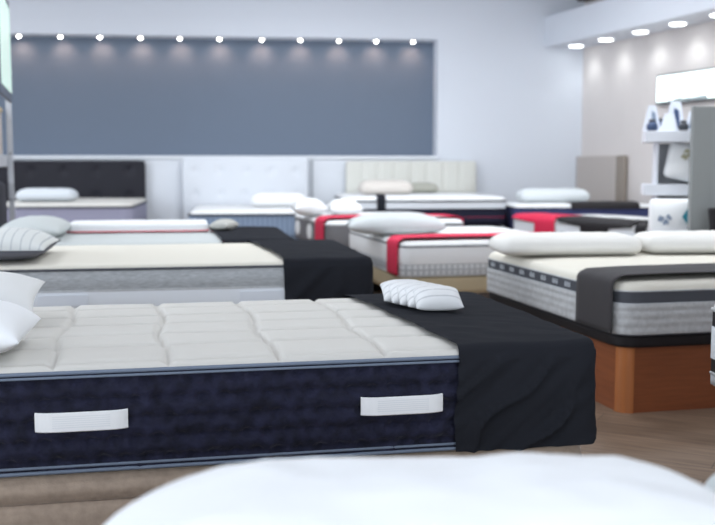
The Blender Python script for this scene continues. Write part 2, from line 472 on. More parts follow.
# ================================================================== THE SETTING
YB = 13.4
bm = bmesh.new(); box(bm, -7.2, 8.8, -4.2, 14.2, -.1, 0); setp(link('floor', bm, wood_floor(), smooth=False), kind='structure')
bm = bmesh.new(); box(bm, -7.2, 8.8, -4.2, 14.2, 3.65, 3.75); setp(link('ceiling', bm, CEIL, smooth=False), kind='structure')
NXL, NXR = D(8, 100, 12.9).x, None
def wx(px, y=YB):       # x on the plane y=const seen at column px
    d = ray(px, 165); k = y / d.y; return d.x * k
def wz(px, py, y=YB):
    d = ray(px, py); return CAMZ + d.z * y / d.y
nx0, nx1 = wx(-40), wx(437); nzb, nzt = wz(300, 155.8), wz(250, 36.8)
CX = wx(581)
# back wall with the long recess
bm = bmesh.new()
box(bm, -7.0, nx0, YB, YB + .35, 0, 3.65); box(bm, nx1, CX + .3, YB, YB + .35, 0, 3.65)
box(bm, nx0, nx1, YB, YB + .35, 0, nzb); box(bm, nx0, nx1, YB, YB + .35, nzt, 3.65)
setp(link('wall_back', bm, WALLB, smooth=False), kind='structure')
bm = bmesh.new(); box(bm, nx0 - .05, nx1 + .05, YB + .30, YB + .345, nzb - .05, nzt + .05)
setp(link('wall_recess', bm, PANEL, smooth=False), kind='structure')
# right wall runs at its own angle
PHI = 18.0; RW = yaw(PHI)
rd = Vector((math.sin(RW), -math.cos(RW), 0)); rn = Vector((-math.cos(RW), -math.sin(RW), 0))    # towards the camera / into the room
CR = Vector((CX, YB, 0))
def wall_seg(name, a, b, th, z0, z1, m, out):
    bm = bmesh.new()
    q = [a, b, b + out * th, a + out * th]
    lo = [bm.verts.new((p.x, p.y, z0)) for p in q]; hi = [bm.verts.new((p.x, p.y, z1)) for p in q]
    bm.faces.new(lo[::-1]); bm.faces.new(hi)
    for k in range(4): bm.faces.new((lo[k], lo[(k + 1) % 4], hi[(k + 1) % 4], hi[k]))
    return setp(link(name, bm, m, smooth=False), kind='structure')
wall_seg('wall_right', CR - rd * .3, CR + rd * 17.6, .15, 0, 3.65, WALLR, -rn)
boxl = setp(boxo('wall_left', -7.15, -7.0, -4.0, YB + .3, 0, 3.65, WALLB), kind='structure')
# shop front behind the camera: piers, sill, header and three panes
bm = bmesh.new()
box(bm, -7, 6.8, -4.1, -4, 0, .35); box(bm, -7, 6.8, -4.1, -4, 3.1, 3.65)
for x in (-7, -2.7, 2.3, 6.5): box(bm, x, x + .3, -4.1, -4, .35, 3.1)
setp(link('wall_front', bm, WALLB, smooth=False), kind='structure')
# boxed soffit with recessed downlights along the right wall
sw = .55; szb, szt = wz(545, 47.5), wz(545, 17.5)
a = CR + rn * sw; b = a + rd * 9
wall_seg('trim_1', a - rd * .1 , b, sw - .002, szb, szt, WALLB, -rn)
wall_seg('trim_2', CR + rn * .14 + rd * .05, CR + rn * .14 + rd * 6, .13, 3.40, 3.62, DARKW, -rn)
# pale ledge under the recess and a grey strip painting the shadow gap beside the white headboard
boxs = setp(boxo('trim_3', nx0, nx1, YB - .05, YB - .002, nzb - .045, nzb - .004, LWHITE, bev=.006), kind='structure')
bm = bmesh.new(); box(bm, nx0, nx1, YB - .028, YB - .002, .02, nzb - .05); setp(link('trim_5', bm, LEATHW, smooth=False), kind='structure')
x = wx(311.5); setp(boxo('gap_shade_strip', x - .022, x + .022, YB - .04, YB - .029, .05, nzb - .05, MARK), kind='structure')
setp(boxo('baseboard_back', -6.9, CX - .05, YB - .015, YB - .002, 0, .09, SHELFW), kind='structure')

# spots under the top of the recess
EMW = mat('lamp_glow', (1, 1, 1), emit=(1, .97, .92), estr=14, bump=0)
EMC = mat('downlight_glow', (1, 1, 1), emit=(.95, 1, 1), estr=6, bump=0)
STEEL = mat('steel_brushed', (.5, .5, .52), .35, 200, .02, metal=.8)
def lamp_light(name, kind, energy, col, loc, rot=(0, 0, 0), parent=None, **kw):
    l = bpy.data.lights.new(name, kind); l.energy = energy; l.color = col
    for k, v in kw.items(): setattr(l, k, v)
    o = bpy.data.objects.new(name, l); COL.objects.link(o); o.location = loc; o.rotation_euler = rot
    if parent: o.parent = parent
    return o
spx = [23, 64, 103, 143, 182, 221, 263, 301, 339, 376, 412.5]
sproto = None
names = ['leftmost', 'second from left', 'third from left', 'fourth from left', 'fifth from left', 'middle', 'fifth from right', 'fourth from right', 'third from right', 'second from right', 'rightmost']
for i, px in enumerate(spx):
    loc = Vector((wx(px, YB + .07), YB + .07, nzt))
    if sproto is None:
        s = thing('recess_spotlight', 'x', 'spotlight', loc); sproto = s
        bm = bmesh.new(); lathe(bm, [(.034, -.020), (.042, -.018), (.044, -.010), (.055, -.006), (.055, 0)], 20); link('housing', bm, STEEL, s)
        bm = bmesh.new(); bmesh.ops.create_uvsphere(bm, u_segments=16, v_segments=10, radius=.024); bmesh.ops.translate(bm, verts=bm.verts, vec=(0, 0, -.022)); link('bulb', bm, EMW, s)
    else: s = copy_tree(sproto); s.location = loc
    s['label'] = f'small round spotlight along top of slate blue recess, {names[i]} of eleven'; s['group'] = 'spotlights above the slate blue recess'
    lamp_light('spot_beam', 'SPOT', 3.5, (1, .62, .42), loc + Vector((0, .03, -.05)), (R(38), 0, 0), spot_size=R(110), spot_blend=1., shadow_soft_size=.03)
# downlights in the soffit
def onwall(px, off=0):
    d = ray(px, 165); d.z = 0; o = CR + rn * off
    den = d.x * (-rd.y) + d.y * rd.x; t = (o.x * (-rd.y) + o.y * rd.x) / den
    return d * t
dl = [(574, 46), (603, 39.5), (637, 31.5), (673.5, 22), (714, 11.5)]
dn = ['farthest, nearest the corner', 'second from the corner', 'third from the corner', 'fourth from the corner', 'cut by the frame edge, nearest the camera']
dproto = None
for i, (px, py) in enumerate(dl + [(762, 0), (0, 0)][:1]):
    loc = onwall(px, sw * .50); loc.z = szb
    if dproto is None:
        s = thing('recessed_downlight', 'x', 'downlight', loc, RW); dproto = s
        bm = bmesh.new(); lathe(bm, [(.080, -.016), (.103, -.012), (.107, 0)], 28); link('trim_ring', bm, SHELFW, s)
        bm = bmesh.new(); lathe(bm, [(.082, -.024), (.09, -.018), (.09, -.014)], 28); link('diffuser', bm, EMC, s)
    elif i < 5: s = copy_tree(dproto); s.location = loc
    if i < 5:
        s['label'] = f'round white downlight under the boxed soffit, {dn[i]}'; s['group'] = 'downlights in the soffit'
    lamp_light('downlight_beam', 'SPOT', 5, (.93, 1, 1), loc - rn * .10 + Vector((0, 0, -.04)), (0, 0, 0), spot_size=R(110), spot_blend=1., shadow_soft_size=.05)

# ================================================================== FRONT BED
Z1 = .63; PH1 = 11.8
c1 = G(598, 345, Z1)
L1, W1, T1 = 2.3, 1.26, .32
hx, hy = L1 / 2, W1 / 2
def velvet(s, z, p):
    u, v = s / .064, (z - .012) / .058
    row = math.floor(v); u += .5 * (row % 2)
    du, dv = (u % 1) - .5, (v % 1) - .5
    d = math.exp(-((du * .064) ** 2 + (dv * .058) ** 2) / .015 ** 2)
    cre = math.exp(-(dv * .058 / .010) ** 2)
    return .010 * math.sin(math.pi * max(0, min(1, z / .30))) - .020 * d - .007 * cre + .006 * noise.noise(Vector((s * 13, z * 16, 2))) + .005 * noise.noise(Vector((s * 34, z * 30, 5)))
mt1, sl1, T = mattress('quilted_mattress', 'large mattress in front with ivory quilted top, navy velvet sides and two white handles', c1, yaw(PH1), L1, W1, Z1 - T1, Z1, KNIT,
    [('velvet_border', T1 - .021, .012, NAVY, velvet, 34)],
    [(T1 - .020, PIPE, .006), (T1 - .033, PIPE, .0045), (.012, PIPE, .006), (.027, PIPE, .0045)],
    quilt(hx, hy, .012, .325, .205, .018, .009, ox=.12, oy=.02), r=.07, e=.019, res=.0125, ref='NR')
# handles on the near side
for k, xc in enumerate((L1 - .915 - .645 - .03, L1 - .645)):
    x = xc - hx
    bm = bmesh.new(); N = 24; rows = []
    for i in range(N + 1):
        u = -1 + 2 * i / N; bow = .016 * (1 - u ** 6) + .004
        xx = x + u * .129
        rows.append([bm.verts.new((xx, -hy - .006 - b, zz)) for (b, zz) in ((bow, .134), (bow + .004, .137), (bow + .004, .188), (bow, .191))] )
    for a, b in zip(rows, rows[1:]):
        for q in range(4): bm.faces.new((a[q], a[(q + 1) % 4], b[(q + 1) % 4], b[q]))
    bm.faces.new(rows[0]); bm.faces.new(rows[-1][::-1])
    h = link('handle', bm, mat('strap_white', (.90, .91, .92), .8, 300, .1), mt1, smooth=False, label='white fabric strap handle')
    bm = bmesh.new()
    N = 10; rw = []
    for i in range(N + 1):
        u = -.62 + 1.24 * i / N; bow = .016 * (1 - u ** 6) + .009
        rw.append([bm.verts.new((x + u * .129, -hy - .006 - bow, zz)) for zz in (.144, .181)])
    for a, b in zip(rw, rw[1:]): bm.faces.new((a[0], b[0], b[1], a[1]))
    link('mesh_inset', bm, stripe_mat('handle_mesh', (.80, .82, .84), (.9, .91, .92), 2, 160, .45), h, smooth=False)
b1 = bed_base('upholstered_base', 'taupe suede bed base with padded lid under the navy velvet mattress', mt1, hx, hy, .02, Z1 - T1 - .004, TAUPE, .02, .07, lid=.085, res=.05, e=.02)
cv1 = cover('black_bed_cover', 'black cloth over the foot end of the navy velvet front mattress', mt1, T1, hx, hy, .07, hx - .475, T1 - .005, BLACK, 3, fold=.05, jag=.02, res=.0125, skew=.11)

def on(t, lx, ly, z): 
    p = put(t) @ Vector((lx, ly, 0)); return (p.x, p.y, z)
# pillows at the head
pillow('stacked_pillow', 'white pillow with pointed corner lying lower on the front bed, at left edge', (lambda q: (q.x, q.y, Z1 + .016))(D(-49, 340, 2.93)), yaw(PH1) + R(88), .46, .46, .16, SNOW, seed=2, p=.07)
pillow('plump_pillow', 'ivory pillow resting higher on the front bed head, behind the white one', (lambda q: (q.x, q.y, Z1 + .048))(D(-32, 340, 3.50)), yaw(PH1), .50, .42, .135, KNITW, seed=5, p=.07, tilt=(R(9), 0))

# shingled row of little pillows on the black cover
base = G(439, 311, Z1 + .03)
ms = stripe_mat('thin_stripe_white', (.70, .71, .72), (.50, .51, .53), 1, 28, .16)
pn = ['front one, lying nearest the camera', 'second from the front', 'third from the front', 'fourth from the front', 'back one, leftmost and farthest']
dirb = (D(400, 165, 4) - D(432, 165, 4)).normalized(); fw = Vector((-math.sin(yaw(PH1)), math.cos(yaw(PH1)), 0))
pp = None
for i in range(5):
    q = base + Vector((-math.cos(yaw(6)), -math.sin(yaw(6)), 0)) * (.017 * i) + fw * (.056 * i + .03)
    q.z = Z1 + .048
    if pp is None: s = pillow('sample_pillow', 'x', q, yaw(8), .18, .12, .070, ms, n=20, p=.03, tilt=(R(26), 0), cat='small pillow'); pp = s
    else: s = copy_tree(pp); s.location = q
    s['label'] = f'small white striped sample pillow on black cover, {pn[i]}'; s['group'] = 'sample pillows on the black cover'

# ================================================================== SECOND BED (behind the front one)
Z2 = .70; PH2 = 10.5; L2, W2, T2 = 2.15, 1.30, .28
c2 = G(372.5, 260.5, Z2); hx2, hy2 = L2 / 2, W2 / 2
mt2, sl2, T = mattress('grey_side_mattress', 'cream topped mattress with grey and white side bands, second row behind the front bed', c2, yaw(PH2), L2, W2, Z2 - T2, Z2, CREAM,
    [('grey_band', T2 - .022, T2 - .128, GREYF, bulge(T2 - .128, T2 - .03, .008), 5), ('white_band', T2 - .128, .01, LWHITE, bulge(0, T2 - .12, .006), 5)],
    [(T2 - .021, DGREY, .007), (T2 - .128, LGREY, .004), (.01, DGREY, .006)], crown(hx2, hy2, .014), r=.07, e=.02, ref='NR')
bm = bmesh.new()
bm.free()
for x in (-.50, .50): boxo('side_patch', x - .12, x + .12, -hy2 - .012, -hy2 - .002, T2 - .20, T2 - .145, mat('satin_patch', (.72, .76, .82), .6, 100, 0), mt2, label='paler satin patch on the side')
bed_base('plinth_base', 'dark boxed bed base under the grey sided second row mattress', mt2, hx2, hy2, 0, Z2 - T2 - .003, DGREY, .05)
cover('black_bed_cover', 'black cloth over the foot end of the grey sided second row mattress', mt2, T2, hx2, hy2, .07, hx2 - .465, T2 - .005, BLACK, 8, fold=.026, jag=.012, res=.025, skew=.10)
strp = stripe_mat('pillow_stripes', (.66, .68, .67), (.45, .48, .50), 1, 22, .13)
pillow('striped_pillow', 'white pillow with thin grey stripes and slate underside at left edge, second row', on(mt2, -hx2 + .24, -.27, Z2 + .014), yaw(PH2) + R(90), .72, .50, .155, strp, under=GREYU, seed=7, p=.05, seam=DGREY)

# ================================================================== THIRD BED
Z3 = .70; PH3 = 9.5; L3, W3, T3 = 1.92, 1.38, .26
c3 = G(294.5, 241.5, Z3); hx3, hy3 = L3 / 2, W3 / 2
mt3, sl3, T = mattress('pale_grey_mattress', 'pale grey mattress with dark piping carrying a folded topper, third row at left', c3, yaw(PH3), L3, W3, Z3 - T3, Z3, mat('knit_pale_grey', (.52, .55, .55), .9, 400, .1),
    [('border', T3 - .037, .01, LGREY, bulge(0, T3, .008), 5)], [(T3 - .036, DGREY, .008)], crown(hx3, hy3, .014), r=.07, ref='NR')
bed_base('plinth_base', 'dark boxed bed base under the pale grey third row mattress', mt3, hx3, hy3, 0, Z3 - T3 - .003, DGREY, .05)
cover('black_bed_cover', 'black cloth over the foot end of the pale grey third row mattress', mt3, T3, hx3, hy3, .07, hx3 - .47, T3 - .005, BLACK, 12, fold=.012, jag=.012, res=.04, skew=.08)
pillow('plain_pillow', 'pale grey plain pillow at head of third row bed, behind the striped pillow', on(mt3, -hx3 + .22, -.2, Z3 + .014), yaw(PH3) + R(90), .85, .40, .14, mat('cotton_sage_grey', (.50, .53, .53), .85, 300, .1), seed=11, p=.04)
# thin topper with red piping
tp = put(mt3) @ Vector((-.05, .22, 0))
tt, ts, T = mattress('folded_topper', 'thin white mattress topper with red piping lying on the pale grey third row bed', put(mt3) @ Vector((-.585, .08, 0)), yaw(PH3), 1.0, .50, Z3 + .018, Z3 + .083, WHITE,
    [('border', .045, .004, WHITE, .003, 3)], [(.010, mat('piping_coral', (.75, .16, .20), .8, 200, .05), .0055)], crown(.50, .25, .006), r=.05, e=.02, res=.05)
pillow('small_pillow', 'small beige pillow beside the white topper on third row bed', on(mt3, hx3 - .43, .1, Z3 + .034), yaw(PH3) + R(70), .30, .14, .075, mat('cotton_beige', (.46, .46, .43), .85, 300, .1), seed=15, n=20, p=.04)

# ================================================================== RIGHT BED
ZR = .64; PHR = 13.5; LXR, LYR, TR = 1.6, 1.84, .26
cR = G(622, 283.5, ZR)
hxr, hyr = LXR / 2, LYR / 2
def cloud(s, z, p):
    k = (z - .004) / .16
    rib = abs(math.sin(k * math.pi * 4)) ** .6
    return .004 + .0035 * rib + .0025 * abs(math.sin(s * 16 + (int(k * 4) % 2) * 1.57)) * rib
mtr, slr, T = mattress('cream_mattress', 'cream topped mattress with dark marked band and grey quilted side on cherry wood base', cR, yaw(PHR), LXR, LYR, ZR - TR, ZR, CREAM,
    [('dark_band', TR - .042, TR - .102, DGREY, .002, 2), ('grey_border', TR - .102, .006, LGREY, cloud, 18)],
    [(TR - .042, GREYF, .004), (TR - .102, GREYF, .004), (.008, DGREY, .006)], crown(hxr, hyr, .018), r=.10, e=.042, res=.035)
# woven marks on the dark band (blurred beyond reading in the photograph)
for k in range(8):
    bm = bmesh.new(); yy = hyr - .17 - k * .155
    for d in (-.024, .0, .024):
        box(bm, -hxr - .0045, -hxr - .002, yy + d - .007, yy + d + .007, TR - .084, TR - .062, .0)
        box(bm, -hxr - .0050, -hxr - .002, yy + d - .004, yy + d + .004, TR - .064, TR - .056, .0)
    link('band_mark', bm, MARK, mtr, smooth=False)
br = thing('wooden_bed_base', 'cherry wood bed base with rounded corner post and black platform, right side', 'bed base', (mtr.location.x, mtr.location.y, 0), mtr.rotation_euler.z)
sl = Slab(hxr - .005, hyr - .005, .10, .012, .05)
bm = bmesh.new(); sl.top(bm, ZR - TR - .002, None); bmz = sl.side(bm, ZR - TR - .014, .325, 3, 0, None); sl.cap(bm, bmz); link('platform', bm, DKBR, br, label='black upholstered platform')
# wooden box panels and rounded corner posts
inx, iny = hxr - .03, hyr - .03
for nme, (xa, xb, ya, yb) in {'front_panel': (-inx + .06, inx - .06, -iny, -iny + .03), 'rear_panel': (-inx + .06, inx - .06, iny - .03, iny)}.items():
    boxo(nme, xa, xb, ya, yb, .0, .322, WOODB, br)
for s in (-1, 1):
    boxo('side_panel', *sorted((s * inx, s * (inx - .03))), -iny + .06, iny - .06, .0, .322, WOODB, br)
    for q in (-1, 1):
        bm = bmesh.new(); cx, cy = s * (inx - .06), q * (iny - .06); pts = []
        for k in range(13):
            a = math.pi / 2 * k / 12; pts.append((cx + s * .066 * math.cos(a), cy + q * .066 * math.sin(a)))
        pts += [(cx, cy + q * .03), (cx + s * .03, cy)]
        lo = [bm.verts.new((x, y, 0)) for x, y in pts]; hi = [bm.verts.new((x, y, .324)) for x, y in pts]
        for k in range(len(pts)): bm.faces.new((lo[k], lo[(k + 1) % len(pts)], hi[(k + 1) % len(pts)], hi[k]))
        bm.faces.new(lo); bm.faces.new(hi)
        link('corner_post', bm, WOODP, br, smooth=False, label='lighter rounded wooden corner post')
runner('charcoal_bed_runner', 'charcoal cloth runner across the foot of the cream mattress at right', mtr, TR, hxr, hyr, -hyr + .05, -hyr + .44, CHAR, drop=TR - .012, lift=.010)
pl = D(564, 250, 6.08); pl = (pl.x, pl.y, ZR + .023)
pillow('foam_pillow', 'long white rounded pillow at left head of the cream mattress', pl, yaw(PHR - 8.5), .89, .40, .125, PILW, style='foam', seed=21)
pillow('foam_pillow', 'long white rounded pillow at right head of the cream mattress, cut by the frame', (lambda q: (q.x, q.y, ZR + .023))(D(703, 248, 6.22)), yaw(PHR - 8.5), .86, .40, .125, PILW, style='foam', seed=22)

# striped bed at the right edge
ZE = .755; fwR = Vector((-math.sin(yaw(PHR)), math.cos(yaw(PHR)), 0)); rtR = Vector((math.cos(yaw(PHR)), math.sin(yaw(PHR)), 0))
cE = D(708, 291, 3.35) - fwR * 1.9
mte, sle, T = mattress('striped_mattress', 'black and white striped mattress with corner just showing at right frame edge', (cE.x, cE.y), yaw(PHR), 1.3, 1.9, ZE - .30, ZE, KNITW,
    [('black_band', .262, .205, DKBR, .003, 3), ('white_band', .205, .095, LWHITE, .005, 4), ('black_band', .095, .045, DKBR, .003, 3), ('white_band', .045, .006, LWHITE, .003, 2)],
    [(.262, LGREY, .008), (.045, LGREY, .006)], crown(.65, .95, .015), r=.05, res=.05)
bed_base('wooden_bed_base', 'cherry wood base set back under the striped mattress at right frame edge', mte, .65, .95, 0, ZE - .304, WOODB, .30, r=.05)
pillow('fluffy_pillow', 'white pillow on the striped mattress at right frame edge', on(mte, -.22, .70, ZE + .014), yaw(PHR) + R(10), .80, .42, .16, WHITE, seed=31)

# ================================================================== FOREGROUND BED
ZF = .60; cF = D(357, 500, .55) - RT * .93 + FW * -.12
mtf, slf, T = mattress('foreground_mattress', 'white mattress under the big blurred pillow nearest the camera', (cF.x, cF.y), yaw(12), 1.9, .98, ZF - .26, ZF, WHITE,
    [('border', .225, .01, LWHITE, .004, 4)], [], crown(.95, .49, .012), r=.08, res=.06)
bed_base('plinth_base', 'plain dark base under the nearest foreground mattress', mtf, .95, .49, 0, ZF - .264, DGREY, .05)
pF = W0 = D(512, 452, 1.36)
pillow('large_pillow', 'big smooth white pillow blurred in the foreground, nearest the camera', (pF.x - .125, pF.y - .07, ZF + .014), yaw(5), .92, .55, .182, SNOW, style='soft', seed=0.5, n=44)
pR = D(850, 480, 1.53)
pillow('large_pillow', 'white pillow corner in the lower right corner of the foreground', (pR.x, pR.y, ZF + .016), yaw(8), .44, .36, .12, PALE, style='soft', seed=42)

# ================================================================== RED RUNNER BED (middle)
ZM = .62; PHM = 13.5; LXM, LYM, TM = 1.42, 1.80, .265
cM = G(402, 242.5, ZM); hxm, hym = LXM / 2, LYM / 2
CHK = stripe_mat('check_mesh', (.62, .635, .65), (.38, .40, .42), 0, 22, .3, axis2=2)
mtm, slm, T = mattress('white_mattress', 'white mattress with chequered lower side and red runner on beige base, mid room', cM, yaw(PHM), LXM, LYM, ZM - TM, ZM, KNITW,
    [('white_border', TM - .037, .095, WHITE, bulge(.06, TM, .008), 4), ('check_border', .095, .006, CHK, bulge(0, .1, .006), 4)],
    [(TM - .036, DGREY, .007), (.008, LGREY, .006)], crown(hxm, hym, .014), r=.08)
boxo('side_label', -hxm * .05 + .42, -hxm * .05 + .56, -hym - .012, -hym - .001, .03, .20, mat('label_cream', (.55, .50, .44), .8, 200, 0), mtm, label='cream label on the front side')
bed_base('upholstered_base', 'low pale beige upholstered bed base under the red runner mattress', mtm, hxm, hym, .22, ZM - TM - .003, BEIGE, .0, r=.08, legs=True)
runner('red_bed_runner', 'red cloth runner over the foot of the white chequered mattress', mtm, TM, hxm, hym, -hym + .06, -hym + .36, RED, drop=TM - .006, lift=.009)
pillow('plump_pillow', 'plump pale grey pillow on the white mattress with red runner', (lambda q: (q.x, q.y, ZM + .016))(D(395, 225, 8.25)), yaw(PHM - 10), .80, .46, .17, PALE, p=.03, ex=.42, seed=51)

# ================================================================== GREY BED WITH TWO PILLOWS
ZG = .675; PHG = 14.0; LXG, LYG, TG = 1.35, 1.75, .27
cG = D(328, 216, 9.3); hxg, hyg = LXG / 2, LYG / 2
mtg, slg, T = mattress('dark_grey_mattress', 'dark grey sided mattress with white round patches and red strap, beyond black covers', (cG.x, cG.y), yaw(PHG), LXG, LYG, ZG - TG, ZG, WHITE,
    [('grey_border', TG - .037, .006, mat('mesh_dark_grey', (.17, .165, .175), .9, 300, .2), bulge(0, TG, .006), 4)], [(TG - .034, LGREY, .008)], crown(hxg, hyg, .014), r=.06)
for yy in (-.02, .62):
    bm = bmesh.new(); lathe(bm, [(.0, .0), (.085, 0), (.085, .006), (.078, .009)], 24)
    for v in bm.verts: v.co = Vector((-hxg - .005 - v.co.z, yy + v.co.x * 1.4, .125 + v.co.y * .9))
    link('side_emblem', bm, WHITE, mtg, smooth=False, label='white round patch on the side')
for xx in (-.20, .12):
    boxo('strap', xx - .12, xx + .12, -hyg - .016, -hyg - .003, .165, .215, DKBR, mtg, label='black strap handle')
bed_base('plinth_base', 'dark base under the grey mattress with white round patches', mtg, hxg, hyg, 0, ZG - TG - .003, DKBR, .04)
runner('red_bed_runner', 'red strap runner over the dark grey mattress with two pillows', mtg, TG, hxg, hyg, -hyg + .10, -hyg + .50, RED, drop=TG - .006, lift=.010)
pillow('fluffy_pillow', 'fluffy white pillow at left of pair on the dark grey mattress', (lambda q: (q.x, q.y, ZG + .016))(D(309, 205, 10.25)), yaw(PHG - 6), .335, .50, .17, WHITE, seed=61)
pillow('fluffy_pillow', 'fluffy white pillow at right of pair on the dark grey mattress', (lambda q: (q.x, q.y, ZG + .016))(D(344, 205, 10.3)), yaw(PHG - 6), .335, .50, .165, WHITE, seed=62)

# ================================================================== BEDS AGAINST THE BACK WALL
def zat(px, py, dep): return D(px, py, dep).z
DF = 11.5
# black headboard bed
x0, x1 = D(2, 200, DF).x, D(135, 200, DF).x; yF = 11.35
zb = wz(80, 203.5, yF); LB = YB - .19 - yF
mtk, slk, T = mattress('lavender_mattress', 'lavender sided mattress before the black headboard at far left', (x0, yF), 0, x1 - x0, LB, zb - .30, zb, KNIT,
    [('lavender_border', .262, .005, LAV, .004, 4)], [(.255, DGREY, .012)], r=.07, res=.06)
hxk, hyk = (x1 - x0) / 2, LB / 2
bed_base('upholstered_base', 'lavender grey base below the mattress at the black headboard', mtk, hxk, hyk, 0, zb - .303, LAV, .01)
pillow('foam_pillow', 'white pillow lying on the bed at the black headboard', on(mtk, wx(52, YB - 1.3) - (x0 + x1) / 2, hyk - 1.45, zb + .016), 0, .66, .40, .145, mat('cotton_blue_white', (.62, .66, .70), .85, 300, .1), style='foam', seed=71)
hw = wx(146.5) - wx(-16)
headboard('black_headboard', 'black padded button tufted headboard at far left of the back wall', (wx(65.2), YB - .055), hw, .35, wz(80, 160.5), .09, LEATHB, 0, buttons(hw, .98, 5, 3, .028))
# white tufted headboard bed
x0, x1 = wx(188, 11.35), wx(303, 11.35) + .12; zb = wz(240, 211.5, 11.35)
mtu, slu, T = mattress('blue_mattress', 'light blue ribbed mattress before the white tufted headboard', (x0, 11.35), 0, x1 - x0, LB, zb - .36, zb, WHITE,
    [('blue_border', .322, .006, stripe_mat('blue_ribs', (.26, .335, .46), (.19, .25, .36), 0, 18, .35), .004, 3)], [(.322, DGREY, .014)], r=.07, res=.06)
hxu, hyu = (x1 - x0) / 2, LB / 2
bed_base('plinth_base', 'dark base below the light blue ribbed mattress', mtu, hxu, hyu, 0, zb - .363, DGREY, .04)
pillow('foam_pillow', 'white pillow on the light blue mattress at white tufted headboard', on(mtu, hxu - .36, hyu - .9, zb + .016), 0, .70, .42, .17, WHITE, style='foam', seed=73)
hw = wx(308) - wx(183)
headboard('white_headboard', 'white button tufted headboard filling the back wall left of centre', (wx(245.5), YB - .055), hw, .35, wz(245, 158.8), .09, LEATHW, 0, buttons(hw, .9, 5, 3, .022))
# cream headboard bed
x0, x1 = wx(350, 11.35), wx(508, 11.35); zb = wz(430, 197.5, 11.35)
mtc, slc, T = mattress('navy_mattress', 'white and navy mattress with thin red piping before the cream headboard', (x0, 11.35), 0, x1 - x0, LB, zb - .33, zb, WHITE,
    [('white_border', .292, .19, LWHITE, .004, 3), ('navy_border', .19, .006, NAVYB, .004, 3)], [(.288, DGREY, .012), (.192, NAVYB, .012), (.10, RED, .004)], r=.07, res=.06)
hxc, hyc = (x1 - x0) / 2, LB / 2
bed_base('plinth_base', 'black base below the navy mattress at the cream headboard', mtc, hxc, hyc, 0, zb - .333, DKBR, .03)
xm = (x0 + x1) / 2
runner('black_bed_runner', 'black strap hanging over foot of the navy mattress at cream headboard', mtc, .33, hxc, hyc, wx(377, 11.35) - xm, wx(385.5, 11.35) - xm, BLACK, drop=.20, axis='x', xr=(0, -hyc + .30), sides=(1, 0), lift=.010)
cc = wx(365, 11.35) - xm
pillow('foam_pillow', 'cream pillow on the navy mattress at the cream headboard', on(mtc, wx(386, YB - 1.2) - xm, hyc - .95, zb + .016), 0, .66, .42, .17, mat('cotton_cream', (.62, .58, .54), .85, 300, .1), style='foam', seed=75)
pillow('foam_pillow', 'flat olive grey pillow behind the cream pillow at the cream headboard', on(mtc, wx(415, YB - .6) - xm, hyc - .42, zb + .016), 0, .58, .30, .13, mat('cotton_olive', (.40, .40, .35), .85, 300, .1), style='foam', seed=76)
hw = wx(474.5) - wx(345.5)
headboard('cream_headboard', 'cream padded headboard with stitched vertical channels, right of centre', (wx(410), YB - .055), hw, .35, wz(410, 161.0), .10, LEATHC, 0, channels(hw, .94, 8, 2, .022))

# ================================================================== BEDS AT THE FAR RIGHT
# navy bed lying along the wall
PHN = 2.0; dN = 11.4
aN, bN = D(517, 204, dN), D(640, 204, dN)
LXN = 1.6; LYN = .88; zN = zat(560, 205, dN)
cN = D(516, 205, dN)
mtn, sln, T = mattress('navy_side_mattress', 'navy sided mattress with white top in the far right corner', (cN.x, cN.y), yaw(PHN), LXN, LYN, zN - .30, zN, WHITE,
    [('navy_border', .262, .006, ROYAL, .004, 4)], [(.262, DKBR, .008)], r=.07, res=.06)
hxn, hyn = LXN / 2, LYN / 2
bed_base('plinth_base', 'dark base below the navy sided mattress in the far corner', mtn, hxn, hyn, 0, zN - .303, DGREY, .04)
pillow('foam_pillow', 'white pillow on the navy sided mattress in the far right corner', on(mtn, -.26, .10, zN + .016), yaw(3), .84, .44, .16, mat('cotton_ice', (.66, .70, .72), .85, 300, .1), style='foam', seed=81)
runner('black_bed_runner', 'black cloth draped over near edge of the navy sided mattress', mtn, .30, hxn, hyn, -.17, .62, DKBR, drop=.047, axis='x', xr=(0, -hyn + .26), sides=(1, 0), lift=.008)
# bed with red and black runners
PHS = 26.0; zS = .65
cS = G(650, 227, zS); cF_ = G(511, 216.5, zS)
LXS, LYS = 1.2, (cF_ - cS).length; hxs, hys = LXS / 2, LYS / 2
PHS = math.degrees(math.atan2(-(cF_ - cS).dot(RT), (cF_ - cS).dot(FW)))
mts, sls, T = mattress('white_side_mattress', 'white sided mattress with red and black runners, far right behind long pillows', (cS.x, cS.y), yaw(PHS), LXS, LYS, zS - .28, zS, KNITW,
    [('white_border', .242, .06, LWHITE, .004, 4), ('dark_border', .06, .006, DGREY, .003, 2)], [(.242, LGREY, .007)], r=.08, res=.05)
bed_base('plinth_base', 'dark base below the mattress with red and black runners', mts, hxs, hys, 0, zS - .283, DKBR, .04)
def sy(px):       # local y on the left edge seen at column px
    u = (cF_ - cS) / LYS; k = (px - 357.5) / FPX
    a0, a1 = cS.dot(RT), cS.dot(FW); b0, b1 = u.dot(RT), u.dot(FW)
    return (k * a1 - a0) / (b0 - k * b1) - hys
runner('red_bed_runner', 'red cloth runner hanging over the white sided mattress, far right', mts, .28, hxs, hys, sy(556), sy(536), RED, drop=.24, lift=.010, sides=(1, 0), xr=(0, -hxs + .34), wide=(sy(556), hys - .04))
runner('black_bed_runner', 'black cloth runner hanging over the white sided mattress, far right', mts, .28, hxs, hys, sy(610), sy(582), DKBR, drop=.24, lift=.010, sides=(1, 0), xr=(0, -hxs + .30), wide=(sy(634), sy(558)))
runner('black_bed_throw', 'black cloth over the near end of the white sided mattress, far right', mts, .28, hxs, hys, -hys + .03, sy(637), DKBR, drop=.24, lift=.010)
